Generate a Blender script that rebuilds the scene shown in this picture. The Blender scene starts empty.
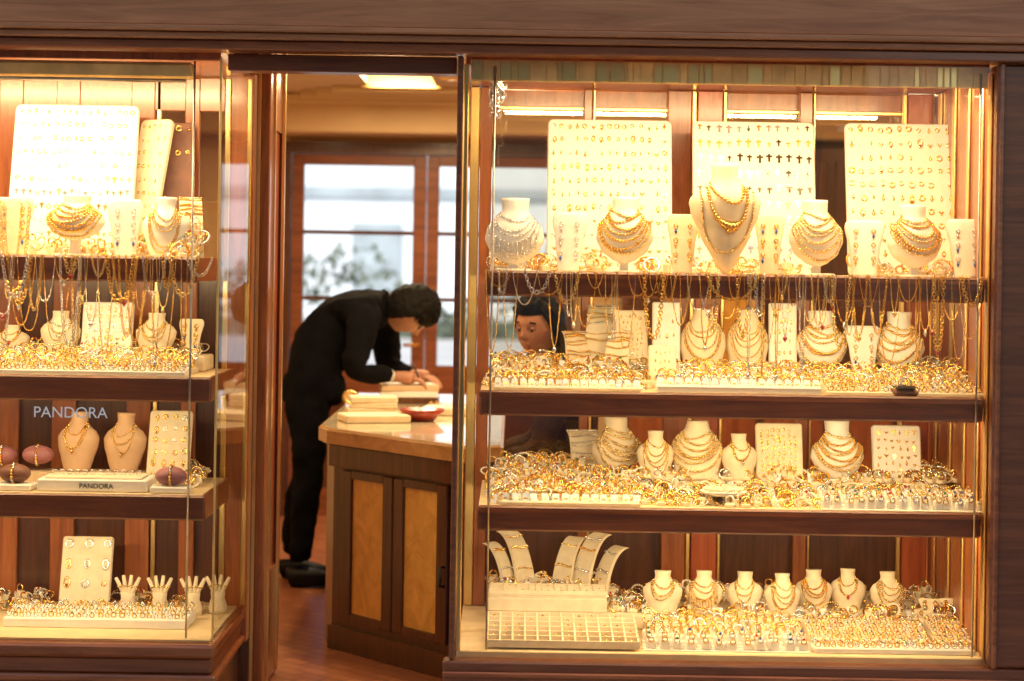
import bpy, math, random
from mathutils import Vector, Matrix, noise
R = random.Random(11)
F = 1980.0
rad = math.radians
def W(px, py, y):
    dx = px-512.0; dy = py-260.0; a = 0.0157
    s = (6.0+y)/F
    return (dx+a*dy)*s, 1.5-(dy-a*dx)*s
scene = bpy.context.scene
scene.view_settings.view_transform = 'Standard'
scene.view_settings.look = 'None'
scene.view_settings.exposure = 0

# ------------------------------------------------------------------ materials
def newmat(name):
    m = bpy.data.materials.new(name); m.use_nodes = True
    return m, m.node_tree.nodes, m.node_tree.links, m.node_tree.nodes['Principled BSDF']
def mat(name, col, rough=0.5, metal=0.0, var=0.12, scale=20.0, bump=0.0, coat=0.0, spec=0.5, emit=None, es=0.0):
    m, n, l, p = newmat(name)
    tc = n.new('ShaderNodeTexCoord'); nz = n.new('ShaderNodeTexNoise'); nz.inputs['Scale'].default_value = scale
    nz.inputs['Detail'].default_value = 2
    l.new(tc.outputs['Object'], nz.inputs['Vector'])
    cr = n.new('ShaderNodeValToRGB')
    cr.color_ramp.elements[0].position = .3; cr.color_ramp.elements[1].position = .7
    cr.color_ramp.elements[0].color = tuple(c*(1-var) for c in col)+(1,)
    cr.color_ramp.elements[1].color = tuple(min(1, c*(1+var)) for c in col)+(1,)
    l.new(nz.outputs['Fac'], cr.inputs['Fac']); l.new(cr.outputs['Color'], p.inputs['Base Color'])
    p.inputs['Roughness'].default_value = rough; p.inputs['Metallic'].default_value = metal
    p.inputs['Coat Weight'].default_value = coat; p.inputs['Specular IOR Level'].default_value = spec
    if bump > 0:
        b = n.new('ShaderNodeBump'); b.inputs['Strength'].default_value = bump; b.inputs['Distance'].default_value = .005
        l.new(nz.outputs['Fac'], b.inputs['Height']); l.new(b.outputs['Normal'], p.inputs['Normal'])
    if emit:
        p.inputs['Emission Color'].default_value = emit+(1,); p.inputs['Emission Strength'].default_value = es
    return m
def wood(name, c1, c2, stretch=(14, 14, 1.2), rough=0.28, coat=0.4):
    m, n, l, p = newmat(name)
    tc = n.new('ShaderNodeTexCoord'); mp = n.new('ShaderNodeMapping'); mp.inputs['Scale'].default_value = stretch
    l.new(tc.outputs['Object'], mp.inputs['Vector'])
    nz = n.new('ShaderNodeTexNoise'); nz.inputs['Scale'].default_value = 2.2; nz.inputs['Detail'].default_value = 5
    nz.inputs['Distortion'].default_value = 1.1; nz.inputs['Roughness'].default_value = .65
    l.new(mp.outputs['Vector'], nz.inputs['Vector'])
    cr = n.new('ShaderNodeValToRGB'); cr.color_ramp.elements[0].position = .32; cr.color_ramp.elements[1].position = .7
    cr.color_ramp.elements[0].color = c1+(1,); cr.color_ramp.elements[1].color = c2+(1,)
    l.new(nz.outputs['Fac'], cr.inputs['Fac']); l.new(cr.outputs['Color'], p.inputs['Base Color'])
    p.inputs['Roughness'].default_value = rough
    p.inputs['Coat Weight'].default_value = coat; p.inputs['Coat Roughness'].default_value = .15
    b = n.new('ShaderNodeBump'); b.inputs['Strength'].default_value = .12; b.inputs['Distance'].default_value = .003
    l.new(nz.outputs['Fac'], b.inputs['Height']); l.new(b.outputs['Normal'], p.inputs['Normal'])
    return m
H = (1.2, 14, 14)
WOODH = wood('mahogany_rail', (.20, .052, .017), (.42, .13, .042), H)
WOODV = wood('mahogany_stile', (.22, .058, .016), (.44, .14, .042))
WOODD = wood('dark_walnut', (.05, .016, .007), (.13, .042, .016))
WOODDH = wood('dark_walnut_rail', (.13, .034, .012), (.27, .080, .026), H, rough=.4, coat=.2)
WOODL = wood('lintel_wood', (.36, .135, .055), (.62, .27, .12), (.9, 12, 12), rough=.5, coat=.05)
RED = wood('cherry_wood', (.30, .055, .016), (.52, .125, .038))
BURR = wood('burr_maple', (.60, .29, .045), (.88, .50, .11), (5, 5, 4))
EDGE = wood('counter_edge', (.42, .20, .06), (.66, .36, .13), (4, 4, 10))
MARB = mat('cream_marble', (.78, .66, .44), .12, var=.14, scale=5, coat=.6)
BRASS = mat('brass_trim', (.97, .68, .27), .30, 1.0, var=.1, scale=8)
GOLD = mat('gold', (1.0, .62, .17), .24, 1.0, var=.08, scale=60)
GOLD2 = mat('pale_gold', (1.0, .74, .34), .26, 1.0, var=.08, scale=60)
SILV = mat('silver', (.88, .88, .90), .22, 1.0, var=.08, scale=60)
PEARL = mat('pearl', (.84, .74, .56), .22, var=.06, scale=90, coat=.6)
GEMR = mat('red_gem', (.5, .02, .03), .1, coat=1)
GEMB = mat('blue_gem', (.03, .10, .4), .1, coat=1)
GEMG = mat('green_gem', (.02, .22, .10), .1, coat=1)
GEMK = mat('dark_gem', (.06, .04, .02), .1, coat=1)
WHITE = mat('white_leatherette', (.83, .79, .71), .55, var=.04, scale=30, bump=.1)
CREAM = mat('cream_suede', (.79, .67, .47), .8, var=.07, scale=30, bump=.1)
BEIGE = mat('beige_suede', (.62, .45, .28), .8, var=.08, scale=30)
SKINTONE = mat('tan_suede_bust', (.60, .38, .22), .8, var=.08, scale=20)
DECK = mat('deck_fabric', (.74, .56, .32), .85, var=.09, scale=14, bump=.2)
CARD = mat('white_card', (.82, .82, .82), .6, var=.03)
CARDB = mat('pale_blue_card', (.62, .70, .80), .6, var=.05)
MAUVE = mat('mauve_satin', (.36, .14, .15), .45, var=.2, scale=25)
BROWNP = mat('brown_pillow', (.20, .08, .05), .55, var=.2, scale=25)
PLAS = mat('warm_plaster', (.66, .47, .26), .8, var=.06, scale=3)
CEIL = mat('ceiling_paint', (.74, .60, .38), .75, var=.04, scale=3)
BLACK = mat('black_suit', (.0045, .0045, .006), .95, var=.3, scale=12, spec=.10)
SHIRT = mat('white_shirt', (.72, .72, .72), .7, var=.04)
SHOE = mat('black_leather', (.006, .005, .005), .5, var=.2, spec=.2)
BLOUSE = mat('brown_blouse', (.05, .022, .015), .9, var=.3, scale=14, spec=.2)
SKINM = mat('skin', (.40, .19, .115), .55, var=.1, scale=14)
SKINW = mat('skin_warm', (.52, .25, .15), .55, var=.1, scale=14)
LIPS = mat('lips', (.36, .10, .08), .45)
HAIR = mat('black_hair', (.006, .005, .004), .7, var=.5, scale=70, bump=.5, spec=.15)
EYEW = mat('eye_white', (.55, .5, .45), .2)
STEEL = mat('brushed_steel', (.55, .53, .50), .3, 1.0)
PLASTK = mat('black_plastic', (.02, .02, .022), .35)
REDB = mat('red_lacquer', (.34, .04, .02), .25, coat=.5)
PAPER = mat('paper', (.8, .79, .76), .7, var=.03)
STONE = mat('limestone', (.44, .40, .33), .85, var=.15, scale=6, bump=.3)
PALE = mat('pale_render', (.70, .76, .82), .9, var=.08, scale=.5)
PALEG = mat('pale_shutter', (.36, .42, .46), .8, var=.2, scale=1)
LEAF = mat('hedge_leaf', (.15, .18, .13), .8, var=.5, scale=1.2)
GRASS = mat('ground_grass', (.12, .14, .08), .9, var=.3, scale=.8)
PAVE = mat('pavement_slabs', (.42, .40, .37), .85, var=.12, scale=4, bump=.2)
ASPH = mat('asphalt', (.05, .05, .052), .85, var=.2, scale=40, bump=.3)
PAINT = mat('road_paint', (.75, .75, .73), .7)
LAMP = mat('lamp_diffuser', (.9, .85, .7), .5, emit=(1, .76, .40), es=2.4)
LAMP.cycles.emission_sampling = 'NONE'
def floor_mat():
    m, n, l, p = newmat('parquet_floor')
    tc = n.new('ShaderNodeTexCoord'); mp = n.new('ShaderNodeMapping'); mp.inputs['Rotation'].default_value = (0, 0, .78)
    l.new(tc.outputs['Object'], mp.inputs['Vector'])
    br = n.new('ShaderNodeTexBrick'); br.inputs['Scale'].default_value = 4
    br.inputs['Color1'].default_value = (.28, .09, .042, 1); br.inputs['Color2'].default_value = (.38, .145, .065, 1)
    br.inputs['Mortar'].default_value = (.14, .05, .025, 1); br.inputs['Mortar Size'].default_value = .012
    l.new(mp.outputs['Vector'], br.inputs['Vector']); l.new(br.outputs['Color'], p.inputs['Base Color'])
    p.inputs['Roughness'].default_value = .35
    return m
FLOOR = floor_mat()
def glass_mat(name, tint, ior=1.45, rough=0.0):
    m = bpy.data.materials.new(name); m.use_nodes = True
    n = m.node_tree.nodes; l = m.node_tree.links; n.clear()
    o = n.new('ShaderNodeOutputMaterial'); mx = n.new('ShaderNodeMixShader'); fr = n.new('ShaderNodeFresnel')
    fr.inputs['IOR'].default_value = ior
    t = n.new('ShaderNodeBsdfTransparent'); t.inputs['Color'].default_value = tint+(1,)
    g = n.new('ShaderNodeBsdfGlossy'); g.inputs['Roughness'].default_value = rough
    l.new(fr.outputs[0], mx.inputs[0]); l.new(t.outputs[0], mx.inputs[1]); l.new(g.outputs[0], mx.inputs[2])
    l.new(mx.outputs[0], o.inputs['Surface'])
    return m
GLASS = glass_mat('window_glass', (.97, .98, .97))
GLASST = glass_mat('tinted_glass', (.76, .70, .60), 1.8)

# ------------------------------------------------------------------ mesh builder
class MB:
    def __init__(s): s.v = []; s.f = []; s.m = []; s.sm = []; s.mats = []
    def mi(s, m):
        if m not in s.mats: s.mats.append(m)
        return s.mats.index(m)
    def add(s, vs, fs, m, smooth=False, M=None):
        o = len(s.v); k = s.mi(m)
        for p in vs:
            s.v.append(tuple(M @ Vector(p)) if M is not None else tuple(p))
        for f in fs:
            s.f.append([i+o for i in f]); s.m.append(k); s.sm.append(smooth)
    def box(s, a, b, m, M=None, bev=0.0):
        x0, y0, z0 = a; x1, y1, z1 = b
        if bev <= 0:
            vs = [(x0,y0,z0),(x1,y0,z0),(x1,y1,z0),(x0,y1,z0),(x0,y0,z1),(x1,y0,z1),(x1,y1,z1),(x0,y1,z1)]
            s.add(vs, [(3,2,1,0),(4,5,6,7),(0,1,5,4),(1,2,6,5),(2,3,7,6),(3,0,4,7)], m, False, M); return
        e = min(bev, (x1-x0)*.45, (y1-y0)*.45, (z1-z0)*.45)
        ax = [x0, x1]; ay = [y0, y1]; az = [z0, z1]; sg = [1, -1]
        vs = []; idx = {}
        for i in (0,1):
            for j in (0,1):
                for k in (0,1):
                    idx[i,j,k,0] = len(vs); vs.append((ax[i], ay[j]+sg[j]*e, az[k]+sg[k]*e))
                    idx[i,j,k,1] = len(vs); vs.append((ax[i]+sg[i]*e, ay[j], az[k]+sg[k]*e))
                    idx[i,j,k,2] = len(vs); vs.append((ax[i]+sg[i]*e, ay[j]+sg[j]*e, az[k]))
        fs = []
        for i in (0,1): fs.append([idx[i,0,0,0], idx[i,1,0,0], idx[i,1,1,0], idx[i,0,1,0]][::(1 if i else -1)])
        for j in (0,1): fs.append([idx[0,j,0,1], idx[1,j,0,1], idx[1,j,1,1], idx[0,j,1,1]][::(-1 if j else 1)])
        for k in (0,1): fs.append([idx[0,0,k,2], idx[1,0,k,2], idx[1,1,k,2], idx[0,1,k,2]][::(1 if k else -1)])
        for j in (0,1):
            for k in (0,1): fs.append([idx[0,j,k,1], idx[1,j,k,1], idx[1,j,k,2], idx[0,j,k,2]])
        for i in (0,1):
            for k in (0,1): fs.append([idx[i,0,k,0], idx[i,1,k,0], idx[i,1,k,2], idx[i,0,k,2]])
            for j in (0,1): fs.append([idx[i,j,0,0], idx[i,j,1,0], idx[i,j,1,1], idx[i,j,0,1]])
        for i in (0,1):
            for j in (0,1):
                for k in (0,1): fs.append([idx[i,j,k,0], idx[i,j,k,1], idx[i,j,k,2]])
        s.add(vs, fs, m, False, M)
    def bead(s, c, r, m, M=None, sz=1.0):
        x, y, z = c
        s.add([(x+r,y,z),(x-r,y,z),(x,y+r,z),(x,y-r,z),(x,y,z+r*sz),(x,y,z-r*sz)],
              [(0,2,4),(2,1,4),(1,3,4),(3,0,4),(2,0,5),(1,2,5),(3,1,5),(0,3,5)], m, True, M)
    def ball(s, c, r, m, M=None, nu=12, nv=8, sc=(1,1,1)):
        vs = []; fs = []
        for j in range(nv+1):
            t = math.pi*j/nv
            for i in range(nu):
                a = 2*math.pi*i/nu
                vs.append((c[0]+r*sc[0]*math.sin(t)*math.cos(a), c[1]+r*sc[1]*math.sin(t)*math.sin(a), c[2]+r*sc[2]*math.cos(t)))
        for j in range(nv):
            for i in range(nu):
                a=j*nu+i; b=j*nu+(i+1)%nu; fs.append((a, a+nu, b+nu, b))
        s.add(vs, fs, m, True, M)
    def torus(s, M, Rr, r, m, n=14, k=5, arc=1.0, ell=1.0):
        vs = []; fs = []
        nn = n if arc >= 1 else n+1
        for i in range(nn):
            a = 2*math.pi*arc*i/n
            for j in range(k):
                b = 2*math.pi*j/k; q = Rr+r*math.cos(b)
                vs.append((q*math.cos(a), r*math.sin(b), q*math.sin(a)*ell))
        for i in range(n):
            i2 = (i+1) % nn
            for j in range(k):
                fs.append((i*k+j, i*k+(j+1)%k, i2*k+(j+1)%k, i2*k+j))
        s.add(vs, fs, m, True, M)
    def tube(s, pts, r, m, n=6, M=None, cap=True):
        pts = [Vector(p) for p in pts]; vs = []; fs = []
        rr = r if isinstance(r, (list, tuple)) else [r]*len(pts)
        for i, p in enumerate(pts):
            d = (pts[min(i+1, len(pts)-1)]-pts[max(i-1, 0)])
            if d.length < 1e-9: d = Vector((0,0,1))
            d.normalize()
            a = d.cross(Vector((0,1,0.01))); 
            if a.length < .05: a = d.cross(Vector((1,0,0)))
            a.normalize(); b = d.cross(a)
            for j in range(n):
                t = 2*math.pi*j/n
                vs.append(p+(a*math.cos(t)+b*math.sin(t))*rr[i])
        for i in range(len(pts)-1):
            for j in range(n):
                fs.append((i*n+j, i*n+(j+1)%n, (i+1)*n+(j+1)%n, (i+1)*n+j))
        if cap:
            fs.append(tuple(range(n))[::-1]); fs.append(tuple((len(pts)-1)*n+j for j in range(n)))
        s.add(vs, fs, m, True, M)
    def prism(s, poly, z0, z1, m, M=None):
        n = len(poly)
        vs = [(x,y,z0) for x,y in poly]+[(x,y,z1) for x,y in poly]
        fs = [tuple(range(n))[::-1], tuple(range(n, 2*n))]+[(i,(i+1)%n,(i+1)%n+n,i+n) for i in range(n)]
        s.add(vs, fs, m, False, M)
    def lathe(s, prof, m, c=(0,0,0), n=20, M=None):
        vs=[]; fs=[]
        for r,z in prof:
            for i in range(n):
                a=2*math.pi*i/n; vs.append((c[0]+r*math.cos(a), c[1]+r*math.sin(a), c[2]+z))
        for j in range(len(prof)-1):
            for i in range(n):
                fs.append((j*n+i, j*n+(i+1)%n, (j+1)*n+(i+1)%n, (j+1)*n+i))
        s.add(vs, fs, m, True, M)
    def obj(s, name, loc=(0,0,0), rz=0.0, parent=None):
        me = bpy.data.meshes.new(name); me.from_pydata(s.v, [], s.f)
        for m in s.mats: me.materials.append(m)
        me.polygons.foreach_set('material_index', s.m); me.polygons.foreach_set('use_smooth', s.sm)
        me.update()
        o = bpy.data.objects.new(name, me); o.location = loc; o.rotation_euler = (0,0,rz)
        scene.collection.objects.link(o)
        if parent: o.parent = parent
        return o
def empty(name, loc=(0,0,0)):
    e = bpy.data.objects.new(name, None); e.empty_display_size = .1; e.location = loc
    scene.collection.objects.link(e); return e
def quick(name, a, b, m, parent=None, bev=.003):
    mb = MB(); mb.box(a, b, m, bev=bev); return mb.obj(name, parent=parent)
def area(name, loc, size, sizey, power, col, rot, parent=None):
    l = bpy.data.lights.new(name, 'AREA'); l.shape = 'RECTANGLE'; l.size = size; l.size_y = sizey
    l.energy = power; l.color = col
    o = bpy.data.objects.new(name, l); o.location = loc; o.rotation_euler = rot
    scene.collection.objects.link(o)
    if parent: o.parent = parent
    return o
def glasspane(name, pts, m, parent):
    mb = MB(); mb.add(pts, [(0,1,2,3)], m); return mb.obj(name, parent=parent)
WARM = (1.0, .72, .37)

# ------------------------------------------------------------------ right display case
RZ = {1:1.465, 2:1.10, 3:.748, 4:.31}
LZ = {1:1.49, 2:1.125, 3:.764, 4:.327}
rc = empty('shop_window_display_case')
quick('base_plinth', (-.17,-.03,0), (1.56,.86,.225), WOODD, rc)
quick('bottom_rail', (-.19,-.05,.228), (1.58,.02,.292), WOODDH, rc, .006)
quick('bottom_rail_bead', (-.19,-.065,.246), (1.58,-.052,.262), WOODH, rc, .004)
quick('deck', (-.15,.022,.26), (1.47,.86,.31), DECK, rc)
quick('front_left_stile', (-.172,-.045,.295), (-.155,.0,2.112), WOODDH, rc)
quick('front_right_stile', (1.452,-.05,.295), (1.575,.0,2.112), WOODDH, rc, .008)
quick('right_stile_bead', (1.458,-.062,.295), (1.472,-.052,2.112), WOODH, rc)
quick('side_wall', (1.455,.003,.312), (1.53,.86,2.112), WOODV, rc)
for y0, y1 in ((.012,.05),(.12,.16),(.30,.33),(.50,.54),(.72,.76)):
    quick('side_brass_strip', (1.446,y0,.312), (1.4545,y1,2.09), BRASS, rc)
quick('case_ceiling', (-.15,.055,2.095), (1.452,.86,2.13), WOODV, rc)
quick('back_left_post', (-.15,.80,.312), (-.118,.86,2.093), BRASS, rc)
quick('back_left_post_wood', (-.116,.80,.312), (-.075,.86,2.093), WOODV, rc)
quick('side_brass_edge', (-.154,.0,.312), (-.138,.014,2.093), BRASS, rc)
quick('side_brass_edge_back', (-.154,.30,.312), (-.146,.34,2.093), BRASS, rc)
for a, b, m in ((.53,.612,WOODV),(.633,.72,RED),(1.36,1.445,RED),(.985,1.03,WOODV),(.24,.27,WOODV)):
    quick('back_stile', (a,.83,.312), (b,.87,2.093), m, rc)
for a, b in ((.614,.630),(1.342,1.357),(.722,.735),(1.033,1.042),(.272,.282)):
    quick('back_brass_strip', (a,.835,.312), (b,.86,2.093), BRASS, rc)
quick('back_top_rail', (-.07,.875,2.03), (1.45,.90,2.093), WOODV, rc)
quick('back_top_brass', (-.07,.866,2.02), (1.45,.874,2.034), BRASS, rc)
quick('back_low_panel', (-.07,.875,.312), (1.45,.90,.72), WOODD, rc)
glasspane('back_glass', [(-.07,.88,.72),(1.45,.88,.72),(1.45,.88,2.02),(-.07,.88,2.02)], GLASST, rc)
glasspane('front_glass', [(-.16,-.006,.29),(1.452,-.006,.29),(1.452,-.006,2.11),(-.16,-.006,2.11)], GLASS, rc)
glasspane('side_glass', [(-.158,.0,.29),(-.158,.84,.29),(-.158,.84,2.10),(-.158,.0,2.10)], GLASS, rc)
PELM = mat('brushed_brass_pelmet', (.80, .62, .30), .55, .6, var=.2, scale=12)
mb = MB(); mb.box((-.135,.042,2.045),(1.444,.05,2.11), PELM)
xx_ = -.13
while xx_ < 1.42:
    wd = R.uniform(.012,.06); mb.box((xx_,.039,2.047),(min(1.44,xx_+wd-.004),.0415,2.109), R.choice([PELM,PELM,BRASS]), bev=.002); xx_ += wd
mb.obj('pelmet', parent=rc)
for k in (1,2,3):
    z = RZ[k]; xl = -.078 if k == 1 else -.09
    mb = MB()
    mb.box((xl,.062,z-.02),(1.443,.75,z), DECK)
    mb.box((xl-.003,.04,z-.075),(1.444,.061,z+.002), WOODDH, bev=.006)
    mb.box((xl-.002,.0345,z-.018),(1.443,.0385,z-.008), WOODH)
    mb.box((xl,.062,z-.032),(1.443,.75,z-.021), WOODD)
    mb.obj('display_shelf', parent=rc)
for x in (-.06, 1.42):
    mb = MB(); mb.tube([(x,.03,.312),(x,.03,2.09)], .0035, STEEL); mb.obj('shelf_support_rod', parent=rc)
for k in (2,3,4):
    z = RZ[k]; h = .05
    mb = MB(); mb.box((-.05,.40,z+.001),(1.42,.73,z+h), CREAM, bev=.006); mb.obj('display_riser', parent=rc)
PW = {1:22, 2:8.8, 3:8.8, 4:11}
tops = {1:2.090, 2:RZ[1]-.034, 3:RZ[2]-.034, 4:RZ[3]-.034}
for k in (1,2,3,4):
    z = tops[k]
    f = MB(); f.box((-.05,.066,z-.012),(1.42,.10,z), LAMP); f.obj('light_strip', parent=rc)
    area('strip_lamp', (.68,.085,z-.016), 1.45, .03, PW[k], WARM, (rad(32),0,0), rc)

# ------------------------------------------------------------------ left display case
lc = empty('corner_display_case')
quick('base_plinth', (-2.3,-.03,0), (-.90,.66,.21), WOODD, lc)
mb = MB()
mb.box((-2.3,-.055,.212),(-.872,.68,.235), WOODH, bev=.006)
mb.box((-2.3,-.035,.236),(-.886,.67,.285), WOODDH, bev=.006)
mb.box((-2.3,-.05,.286),(-.876,.68,.326), WOODH, bev=.008)
mb.obj('base_moulding', parent=lc)
quick('deck', (-2.3,.0,.3265), (-.90,.60,.333), DECK, lc, 0)
glasspane('front_glass', [(-2.3,-.006,.32),(-.89,-.006,.32),(-.89,-.006,2.11),(-2.3,-.006,2.11)], GLASS, lc)
glasspane('side_glass', [(-.889,-.006,.32),(-.872,.60,.32),(-.872,.60,2.10),(-.889,-.006,2.10)], GLASS, lc)
quick('corner_bead', (-.893,-.009,.33), (-.886,.0,2.1), BRASS, lc)
quick('back_corner_post', (-.965,.61,.21), (-.868,.68,2.11), WOODV, lc)
quick('corner_post_brass', (-.964,.598,.335), (-.945,.6085,2.09), BRASS, lc)
quick('corner_post_brass_outer', (-.890,.598,.335), (-.874,.6085,2.09), BRASS, lc)
quick('case_ceiling', (-2.3,.055,2.095), (-.90,.60,2.13), WOODV, lc)
quick('back_panel', (-2.3,.64,.335), (-.966,.67,1.48), WOODD, lc)
for a, b in ((-1.72,-1.64),(-1.53,-1.45),(-1.28,-1.2),(-1.1,-1.05)):
    quick('back_stile', (a,.615,.335), (b,.638,2.09), WOODV, lc)
quick('back_brass_strip', (-1.195,.62,.335), (-1.18,.637,2.09), BRASS, lc)
quick('back_top_rail', (-2.3,.62,1.98), (-.966,.66,2.093), WOODV, lc)
glasspane('back_glass', [(-2.3,.65,1.48),(-.966,.65,1.48),(-.966,.65,1.98),(-2.3,.65,1.98)], GLASST, lc)
for k in (1,2,3):
    z = LZ[k]; xr = {1:-.96, 2:-.912, 3:-.925}[k]
    mb = MB()
    mb.box((-2.3,.062,z-.02),(xr-.01,.56,z), DECK)
    mb.box((-2.3,.04,z-.075),(xr,.061,z+.002), WOODDH, bev=.006)
    mb.box((xr-.012,.0615,z-.072),(xr-.001,.56,z+.001), WOODH)
    mb.box((-2.3,.062,z-.032),(xr-.013,.56,z-.021), WOODD)
    mb.obj('display_shelf', parent=lc)
mb = MB(); mb.tube([(-.975,.03,.334),(-.975,.03,2.09)], .0035, STEEL); mb.obj('shelf_support_rod', parent=lc)
mb = MB(); mb.box((-1.9,.36,LZ[2]+.001),(-.98,.54,LZ[2]+.05), CREAM, bev=.005); mb.obj('display_riser', parent=lc)
ltops = {1:2.090, 2:LZ[1]-.034, 3:LZ[2]-.034, 4:LZ[3]-.034}
LP = {1:18.0, 2:6.8, 3:5.0, 4:6.8}
for k in (1,2,3,4):
    z = ltops[k]
    if k > 1:
        f = MB(); f.box((-2.2,.066,z-.012),(-.99,.10,z), LAMP); f.obj('light_strip', parent=lc)
    area('strip_lamp', (-1.55,.085,z-.016), 1.15, .03, LP[k], WARM, (rad(32),0,0), lc)
mb = MB(); mb.box((-1.95,.036,2.035),(-.98,.062,2.088), PELM, bev=.01); mb.tube([(-1.9,.03,2.03),(-1.0,.03,2.03)], .006, STEEL)
mb.obj('tube_light_fitting', parent=lc)

# ------------------------------------------------------------------ jewellery builders
def ip(prof, t):
    for (a, va), (b, vb) in zip(prof, prof[1:]):
        if t <= b:
            q = (t-a)/(b-a); q = q*q*(3-2*q)*.5+q*.5
            return va+(vb-va)*q
    return prof[-1][1]
PROF = {
 'bust': [(0,.62),(.2,.78),(.42,.96),(.56,1.0),(.67,.84),(.76,.52),(.84,.38),(1,.42)],
 'collar': [(0,.12),(.05,.42),(.18,.80),(.38,1.0),(.55,.93),(.70,.62),(.80,.44),(1,.47)],
 'tall': [(0,.06),(.10,.30),(.35,.68),(.55,.94),(.66,1.0),(.74,.80),(.80,.44),(.88,.36),(1,.37)],
 'narrow': [(0,.58),(.1,.62),(.5,.78),(.86,1.0),(.94,.97),(1,.80)],
 'round': [(0,.78),(.15,.86),(.4,1.0),(.58,.97),(.74,.74),(.86,.48),(1,.40)],
}
def bust(px, pyt, wpx, zb, kind='bust', m=None, y=.45, neck='pearls', metal=None, name='necklace_bust', stem=0.0, yaw=None):
    m = m or WHITE; metal = metal or R.choice([GOLD, SILV, GOLD2])
    x, zt = W(px, pyt, y); w = wpx*(6+y)/F; h = zt-zb-stem; d = w*.34
    prof = PROF[kind]; lean = .12
    if kind == 'narrow': d = w*.12; lean = .2
    mb = MB()
    nt = 22; n = 24; vs = []; fs = []
    def kk(t): return .4+.6*ip(prof, t)
    for j in range(nt+1):
        t = j/nt; hw = w/2*ip(prof, t); kd = d*kk(t)
        for i in range(n):
            a = 2*math.pi*i/n; sn = math.sin(a)
            yy = sn*kd if sn < 0 else sn*kd*.35
            vs.append((math.cos(a)*hw, yy+lean*t*h, stem+t*h))
    for j in range(nt):
        for i in range(n):
            fs.append((j*n+i, j*n+(i+1)%n, (j+1)*n+(i+1)%n, (j+1)*n+i))
    fs.append(tuple(range(n))[::-1]); fs.append(tuple(nt*n+i for i in range(n)))
    mb.add(vs, fs, m, True)
    if stem > 0:
        mb.box((-w*.28,-d*.7,0),(w*.28,d*.7,.008), m, bev=.003); mb.box((-w*.07,-.01,.0075),(w*.07,.012,stem+h*.15), m)
    def fy(xx, t):
        hw = w/2*ip(prof, t); q = max(0, 1-(xx/hw)**2); return -d*kk(t)*math.sqrt(q)+lean*t*h
    def strand(A, t0, D, r, mt, gap=2.0, p=.75, big=False):
        r = r*1.12
        L = []; N = 240; D *= R.uniform(.85,1.15); tw = R.uniform(-.04,.04)
        for i in range(N+1):
            th = math.pi*i/N; t = max(.04, t0-D*math.sin(th)**p+tw*math.sin(2*th))
            xx = -A*math.cos(th); hw = w/2*ip(prof, t)*.985
            xx = max(-hw, min(hw, xx)); L.append(Vector((xx, fy(xx, t)-r*.7, stem+t*h)))
        acc = 0; last = L[0]
        for i, q in enumerate(L):
            acc += (q-last).length; last = q
            if acc >= gap*r or i == 0:
                acc = 0; rr = r*(1+ (1.3*math.sin(math.pi*i/N)**6 if big else 0))*R.uniform(.85,1.15); mb.bead(tuple(q), rr, mt, sz=R.uniform(.9,1.3))
        return L[N//2]
    nk = w/2*ip(prof, .86)
    if kind == 'narrow':
        for j in range(3):
            for s in (-1, 1):
                tx = s*w*.22; t = .8-j*.24
                mb.torus(Matrix.Translation((tx, fy(tx,t)-.004, t*h)), .006, .0018, metal, 10, 4)
                mb.bead((tx, fy(tx, t-.05)-.004, (t-.09)*h), .005, R.choice([SILV, metal, metal, GEMB]), sz=2.0)
    elif neck == 'pearls':
        for q in range(R.choice([3,4,5])): strand(nk*(1.08+.2*q), .80-.03*q, .20+.10*q, w*.028, metal, 1.7)
    elif neck == 'rows':
        for q in range(7): strand(nk*(1.02+.17*q), .82-.02*q, .10+.08*q, w*.028, metal if q%3 else GOLD2, 1.7)
    elif neck == 'big':
        strand(nk*1.15, .82, .20, w*.026, metal, 1.7); e = strand(nk*1.4, .78, .40, w*.026, metal, 1.6, big=True)
        mb.bead((e.x, e.y-.004, e.z-w*.06), w*.05, metal)
        strand(nk*1.9, .74, .55, w*.018, GOLD2, 1.7)
    elif neck == 'chain':
        e = strand(nk*1.15, .82, .46, w*.022, metal, 1.6)
        mb.bead((e.x, e.y-.004, e.z-w*.05), w*.05, R.choice([metal, GEMR, metal, SILV]), sz=1.5)
        strand(nk*1.05, .84, .2, w*.022, metal, 1.6); strand(nk*1.35, .80, .36, w*.024, GOLD2, 1.6)
    elif neck == 'long':
        for q in range(5): strand(nk*(1.05+.17*q), .86, .22+.13*q, w*.022, metal if q%2 else GOLD2, 1.7, p=.6)
    elif neck == 'mesh':
        for q in range(5): strand(nk*(1.1+.2*q), .78-.03*q, .12+.1*q, w*.024, metal, 2.0)
        for i in range(-5, 6):
            xx = i*w*.075; t = .5-.20*math.cos(i/5*1.4)
            for jj in range(6): 
                tt = max(.05, t-jj*.045); hw = w/2*ip(prof, tt)
                if abs(xx) < hw: mb.bead((xx, fy(xx, tt)-.004, stem+tt*h), w*.021, metal if jj < 4 else SILV, sz=1.6)
    return mb.obj(name, (x, y, zb), R.uniform(-.25, .25) if yaw is None else yaw)

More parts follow.
